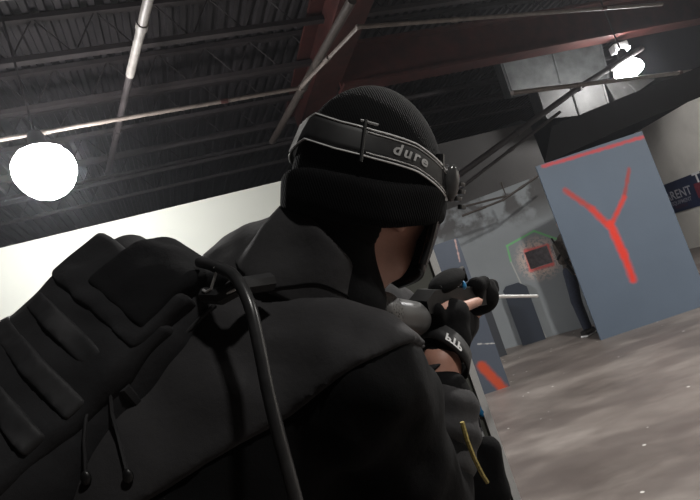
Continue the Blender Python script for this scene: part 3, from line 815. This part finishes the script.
# =================================================================== GOGGLE MASK
mask = thing('paintball_mask', 'black full-face goggle mask strapped round the beanie', 'mask', H(0, .12, 0))
def ms(az, u, grow=0):
    """point on the mask shell: az = angle from straight ahead towards the right, u = height"""
    rx, ry = .098+grow, .140+grow - .25*max(0, -u-.02)
    k = math.sqrt(max(.2, 1-(u/.26)**2))
    return H(math.sin(az)*rx*k, math.cos(az)*ry*k+.004, u)
def sheet(name, az0, az1, u0f, u1f, mat, thick, n=26, m=10, par=mask, grow=0):
    pts = []
    for i in range(n+1):
        az = az0+(az1-az0)*i/n; pts.append([ms(az, u0f(az)+(u1f(az)-u0f(az))*j/m, grow) for j in range(m+1)])
    o = MB().grid(pts).build(name, mat, par); md = o.modifiers.new('s', 'SOLIDIFY'); md.thickness = thick; md.offset = 1; return o
AZ = math.radians(66)
sheet('lens', -AZ, AZ, lambda a: -.035, lambda a: .055-.02*abs(a), 'gloss', .004)
low = lambda a: -.150+.03*abs(a)
sheet('face_guard', -AZ, AZ, low, lambda a: -.035, 'plastic', .006)
for sgn in (1, -1):
    MB().tube([ms(sgn*AZ, u/100, .006) for u in range(5, -13, -2)], .0065, 8).build('frame_rim', 'gloss', mask)
MB().tube([ms(-AZ+2*AZ*k/30, .055-.02*abs(-AZ+2*AZ*k/30), .005) for k in range(31)], .006, 8).build('frame_rim', 'gloss', mask)
for sgn in (1, -1):
    pv = H(sgn*.098, .088, .012)
    MB().ball(pv, (.010, .014, .028), HR, 16).build('strap_pivot', 'clear', mask)
    for k in range(4):
        a = k*1.3; MB().box(H(sgn*.102, .105+.006*math.sin(a*2), .012-.011*k), (.008, .012, .007), HR, .002).build('pivot_tooth', 'clear', mask)
# strap: angle phi from the back of the head towards the right ear
def sp(phi, v, grow=.0):
    hgt = float(np.interp(abs(phi), (0, .5, .95, 1.45, 2.1), (.068, .052, .042, .034, .008))) + v
    e = BE+grow
    k = math.sqrt(max(.05, 1-(hgt/e[2])**2))
    return H(math.sin(phi)*e[0]*k, BC[1]-math.cos(phi)*e[1]*k, hgt)
SW = .020
def strap_sheet(name, p0, p1, v0, v1, grow, mat, thick, n=50):
    o = MB().grid([[sp(p0+(p1-p0)*i/n, v0+(v1-v0)*j/4, grow) for j in range(5)] for i in range(n+1)]).build(name, mat, strap if name != 'strap' else mask)
    md = o.modifiers.new('s', 'SOLIDIFY'); md.thickness = thick; md.offset = 1; return o
strap = None
strap = strap_sheet('strap', -2.1, 2.1, -SW, SW, .005, 'strap', .003)
for v in (-SW+.001, SW-.001): MB().tube([sp(-2.1+4.2*k/80, v, .0085) for k in range(81)], .0013, 6).build('silver_piping', 'silver', strap)
for v in (-SW+.006, SW-.006): MB().tube([sp(.85+1.22*k/30, v, .0085) for k in range(31)], .0008, 6).build('silver_piping', 'silver', strap)
for k in range(3): MB().tube([sp(-.25-.09*k, -SW*.9, .009), sp(-.15-.09*k, SW*.9, .009)], .0022, 6).build('silver_stitching', 'silver', strap)
MB().tube([sp(2.07, -SW*1.2, .009), sp(2.07, SW*1.1, .009)], .003, 8).build('silver_tab', 'silver', strap)
phb = .80
MB().tube([sp(phb, -SW*1.45, .012), sp(phb+.01, SW*1.45, .012)], .0028, 8).build('slider_buckle', 'plastic', strap)
MB().tube([sp(phb-.05, SW*1.35, .012), sp(phb+.16, SW*1.35, .012)], .0018, 8).build('slider_buckle', 'print_', strap)
PHI_T = 1.36
text_obj('strap_lettering', 'dure', .022, lambda x, y: sp(PHI_T + x/.108, y+.001, .0092), 'print_', strap, shear=.35, spacing=1.25, bold=.0006)

# =================================================================== PAINTBALL MARKER
gun = thing('paintball_marker', 'black paintball marker with thin bright barrel held in gloved hands', 'marker', G(450, 300))
MB().tube([G(476, 297, .0), G(537, 296)], [.0038, .0038], 12).build('barrel', 'steel', gun)
MB().tube([G(462, 295), G(490, 293.5)], [.017, .013], 14).build('barrel_shroud', 'gunblack', gun)
MB().prism([(-.10, -.022), (.16, -.018), (.16, .012), (.1, .02), (-.08, .018), (-.11, .0)], G(448, 298)-gr*.018, gx, gu, gr, .036).build('receiver', 'gunblack', gun, False)
MB().prism([(.0, 0), (.04, 0), (.015, -.1), (-.03, -.1)], G(446, 303)-gr*.013, gx, gu, gr, .026).build('grip', 'plastic', gun, False)
MB().tube([G(462, 300), G(466, 312), G(457, 318), G(450, 312)], .003, 6).build('trigger_guard', 'gunblack', gun)
hop = G(447, 281, -.01); hx = (gx+gu*.35).normalized(); hz = gr.cross(hx)
MB().ball(hop, (.026, .056, .017), Matrix((gr, hx, hz)).transposed()).build('hopper', 'black', gun)
MB().tube([G(449, 285), G(450, 294)], .012, 10).build('feed_neck', 'gunblack', gun)
MB().tube([G(457, 274, -.02), G(462, 268, -.01), G(466, 280, 0)], .0045, 8).build('sight_hood', 'gunblack', gun)
MB().tube([G(440, 288, -.03), G(452, 283, -.03), G(464, 285.5, -.03)], .004, 8).build('air_hose', 'rubber', gun)
MB().ball(G(463, 285, -.035), (.006, .006, .009)).build('blue_fitting', 'blue', gun)
tk = P(379, 316, .825); ta = (P(440, 322, 1.03)-tk).normalized()
MB().lathe([(.001, -.03), (.016, -.028), (.026, -.018), (.029, -.005), (.031, .02), (.031, .12), (.026, .14), (.014, .15), (.012, .18)], tk, ta).build('air_tank', 'tank', gun)
capm = NT('perforated_rubber'); vo = capm.n('TexVoronoi'); capm.l(capm.co(), vo.inputs[0]); vo.inputs['Scale'].default_value = 260
capm.l(capm.ramp(vo.outputs['Distance'], [(.25, (.012,)*3), (.45, (.16,)*3)]), capm.b.inputs['Base Color']); capm.b.inputs['Roughness'].default_value = .4
MB().lathe([(.0, -.040), (.018, -.036), (.029, -.022), (.033, -.005), (.035, .012), (.031, .014)], tk+gu*.003, ta).build('tank_cap', capm.m, gun)
MB().tube([tk+ta*.19, G(444, 300)], .014, 10).build('regulator', 'gunblack', gun)

# =================================================================== BACKPACK
WV = cdir(.75, -.42, -.5); AV = cdir(-.6, -.7, -.31); AV = (AV-WV*AV.dot(WV)).normalized(); NV = WV.cross(AV)
if NV.dot(CAM-P(100, 300, .75)) < 0: NV = -NV
TLp = P(112, 206, .79)
PW, PL, PD = .24, .56, .15
pack = thing('backpack', 'black hydration backpack with webbing rows and a drinking tube on the player', 'backpack', TLp+AV*PL)
PR = Matrix((WV, AV, NV)).transposed()
def K3(w_, a, n): return TLp + WV*w_ + AV*a + NV*(n-.02)     # n=0 outer face, negative into the body
def rbox(name, w0, w1, a0, a1, n0, n1, rad, mat, bulge=0, seed=1, par=pack, amp=.0025, h=.006):
    lo_ = np.array((w0, a0, n0))-.03; hi_ = np.array((w1, a1, n1))+.03
    s = SDF(lo_, hi_, h); p = s.grid(); c = np.array(((w0+w1)/2, (a0+a1)/2, (n0+n1)/2)); e = np.array(((w1-w0)/2, (a1-a0)/2, (n1-n0)/2))
    q = np.abs(p-c)-e+rad
    uu = (p-c)/e
    d = np.linalg.norm(np.maximum(q, 0), axis=-1)+np.minimum(q.max(-1), 0)-rad
    d = d - bulge*np.clip(1-uu[..., 0]**2, 0, 1)*np.clip(1-uu[..., 1]**2, 0, 1) + bulge*.5
    s.F = (d+wrinkle(p, 38, amp, seed)+wrinkle(p, 90, amp*.4, seed+1)).astype(np.float32)
    me = s.mesh(name)
    co = np.empty(len(me.vertices)*3); me.vertices.foreach_get('co', co); co = co.reshape(-1, 3)
    Mx = np.array(PR); o_ = np.array(TLp)
    me.vertices.foreach_set('co', ((co-np.array((0, 0, .02)))@Mx.T+o_).ravel()); me.update()
    return link(name, me, mat, par, auto=0)
def d_main(p):
    lo_ = np.array((0, 0, -PD)); hi_ = np.array((PW, PL, 0)); c = (lo_+hi_)/2; e = (hi_-lo_)/2; rad = .042
    p = p.copy(); av = np.clip(p[..., 1], 0, PL)
    p[..., 2] *= .15/(.15+.22*av); p[..., 0] *= .24/(.24+.06*av)
    q = np.abs(p-c)-e+rad; uu = (p-c)/e
    d = np.linalg.norm(np.maximum(q, 0), axis=-1)+np.minimum(q.max(-1), 0)-rad
    d = d - .014*np.clip(1-uu[..., 0]**2, 0, 1)*np.clip(1-uu[..., 1]**2, 0, 1)*(p[..., 2] > c[2])
    d = d - .012*np.exp(-((p[..., 1]-.36)/.14)**2)
    return d + wrinkle(p, 34, .004, 21) + wrinkle(p, 85, .0015, 22)
def pack_item(name, w0, w1, a0, a1, t, soft, mat, amp=.0015, seed=5, depth=-.075, h=.005, par=None):
    """a piece lying on the pack's own surface, t thick"""
    lo_ = np.array((w0-.03, a0-.02, -PD-.03)); hi_ = np.array((w1+.03, a1+.02, .07))
    s = SDF(lo_, hi_, h); p = s.grid(); d = d_main(p)
    box = np.maximum(np.abs(p[..., 0]-(w0+w1)/2)-(w1-w0)/2, np.abs(p[..., 1]-(a0+a1)/2)-(a1-a0)/2)
    box = np.maximum(box, depth-p[..., 2])
    t = t*.15/(.15+.22*np.clip(p[..., 1], 0, PL)); a_ = d-t+soft; b_ = box+soft
    f = np.minimum(np.maximum(a_, b_), 0)+np.sqrt(np.maximum(a_, 0)**2+np.maximum(b_, 0)**2)-soft
    f = np.maximum(f, -(d+.008))
    s.F = (f+wrinkle(p, 70, amp, seed)).astype(np.float32)
    return pack_link(name, s, mat, par or pack)
def pack_link(name, s, mat, par):
    me = s.mesh(name)
    co = np.empty(len(me.vertices)*3); me.vertices.foreach_get('co', co); co = co.reshape(-1, 3)
    me.vertices.foreach_set('co', ((co-np.array((0, 0, .02)))@np.array(PR).T+np.array(TLp)).ravel()); me.update()
    return link(name, me, mat, par, auto=0)
s_ = SDF((-.05, -.05, -PD-.2), (PW+.12, PL+.05, .07), .006); s_.F = d_main(s_.grid()).astype(np.float32)
pack_link('main_compartment', s_, 'pack', pack)
pack_item('front_pocket', -.03, PW-.012, .075, PL-.02, .014, .012, 'pack', .0025, 31)
pack_item('top_patch', .085, PW-.03, -.03, .10, .024, .006, 'packdark', .001, 41)
fl_ = pack_item('pocket_flap', -.03, PW-.02, .035, .125, .020, .008, 'pack', .0018, 51)
for k in range(7):
    a = .145+k*.05; pack_item('webbing_row', -.03, PW-.02, a, a+.028, .0165, .0015, 'web', .0004, 60+k, h=.0035)
MB().tube([K3(PW-.004-.01*math.sin(k/20*PI), .02+.40*k/20, -.012) for k in range(21)], .003, 8).build('zipper', 'web', pack)
MB().tube([K3(PW+.002, .05+.36*k/20, -.06) for k in range(21)], .003, 8).build('zipper', 'web', pack)
MB().tube([K3(.10, .0, -.10), K3(.10, -.03, -.11), K3(.16, -.035, -.12), K3(.17, .0, -.12)], .008, 8).build('haul_loop', 'web', pack)
for a in (.16, .30):
    MB().tube([K3(PW-.01, a, -.0), K3(PW+.012, a+.01, -.05), K3(PW+.006, a+.02, -.12)], .007, 6).build('compression_strap', 'web', pack)
# zip pulls
from mathutils.bvhtree import BVHTree
def bvh(o): return BVHTree.FromPolygons([o.matrix_local @ v.co if not o.parent else v.co for v in o.data.vertices], [tuple(p.vertices) for p in o.data.polygons])
TR_ = [bvh(bpy.data.objects[n]) for n in ('main_compartment', 'jacket', 'shoulder_yoke', 'collar')]
def hit(px, py, lift=.002):
    r = ray(px, py); L = r.length; best = None
    for t_ in TR_:
        h_ = t_.ray_cast(CAM, r/L)
        if h_[0] is not None and (best is None or h_[3] < best): best = h_[3]
    return CAM + r/L*((best if best else .6*L)-lift)
for (p0, p1, p2) in (((92, 396), (84, 440), (86, 478)), ((110, 392), (118, 436), (128, 476))):
    pts = [hit(*p0, .003), hit(*[(p0[i]+p1[i])/2-2*(1-i) for i in (0, 1)], .006), hit(*p1, .006), hit(*p2, .006)]
    zp = MB().tube(pts, .0022, 6).build('pull_cord', 'web', pack)
    MB().ball(pts[-1], (.006, .004, .008)).build('cord_end', 'plastic', zp)
# shoulder strap + buckles + tube
def catmull(pts, n=8):
    out = []; p = [pts[0]]+pts+[pts[-1]]
    for i in range(1, len(p)-2):
        for k in range(n):
            t = k/n; a, b, c, d = p[i-1:i+3]
            out.append(.5*((2*b)+(c-a)*t+(2*a-5*b+4*c-d)*t*t+(3*b-a-3*c+d)*t**3))
    out.append(pts[-1]); return out
tb = catmull([P(200, 262, .70), P(214, 266, .665), P(234, 276, .625), P(249, 303, .595), P(259, 345, .575), P(268, 390, .56), P(280, 440, .55), P(296, 500, .545), P(305, 540, .545)])
MB().tube(tb, .0072, 12).build('drinking_tube', 'rubber', pack)
MB().tube([P(203, 290, .66), P(206, 292, .655), P(211, 289, .65), P(217, 270, .65), P(214, 267, .65)], .0018, 6).build('wire_buckle', 'steel', pack)
MB().tube([P(217, 299, .645), P(228, 293, .64), P(238, 288, .635)], .0018, 6).build('wire_buckle', 'silver', pack)
MB().tube([P(205, 295, .67), P(222, 296, .65), P(240, 286, .645), P(270, 282, .68)], [.010, .011, .011, .012], 8).build('load_strap', 'web', pack)

# seams and stitching that follow the jacket
def seam(name, pix, r, mat, n=10, lift=.001):
    pts = [hit(x, y, lift) for (x, y) in [tuple(v)[:2] for v in catmull([Vector((*p, 0)) for p in pix], n)]]
    MB().tube(pts, r, 6).build(name, mat, player)
seam('jacket_seam', [(252, 291), (290, 286), (320, 284), (352, 298)], .0013, 'black')
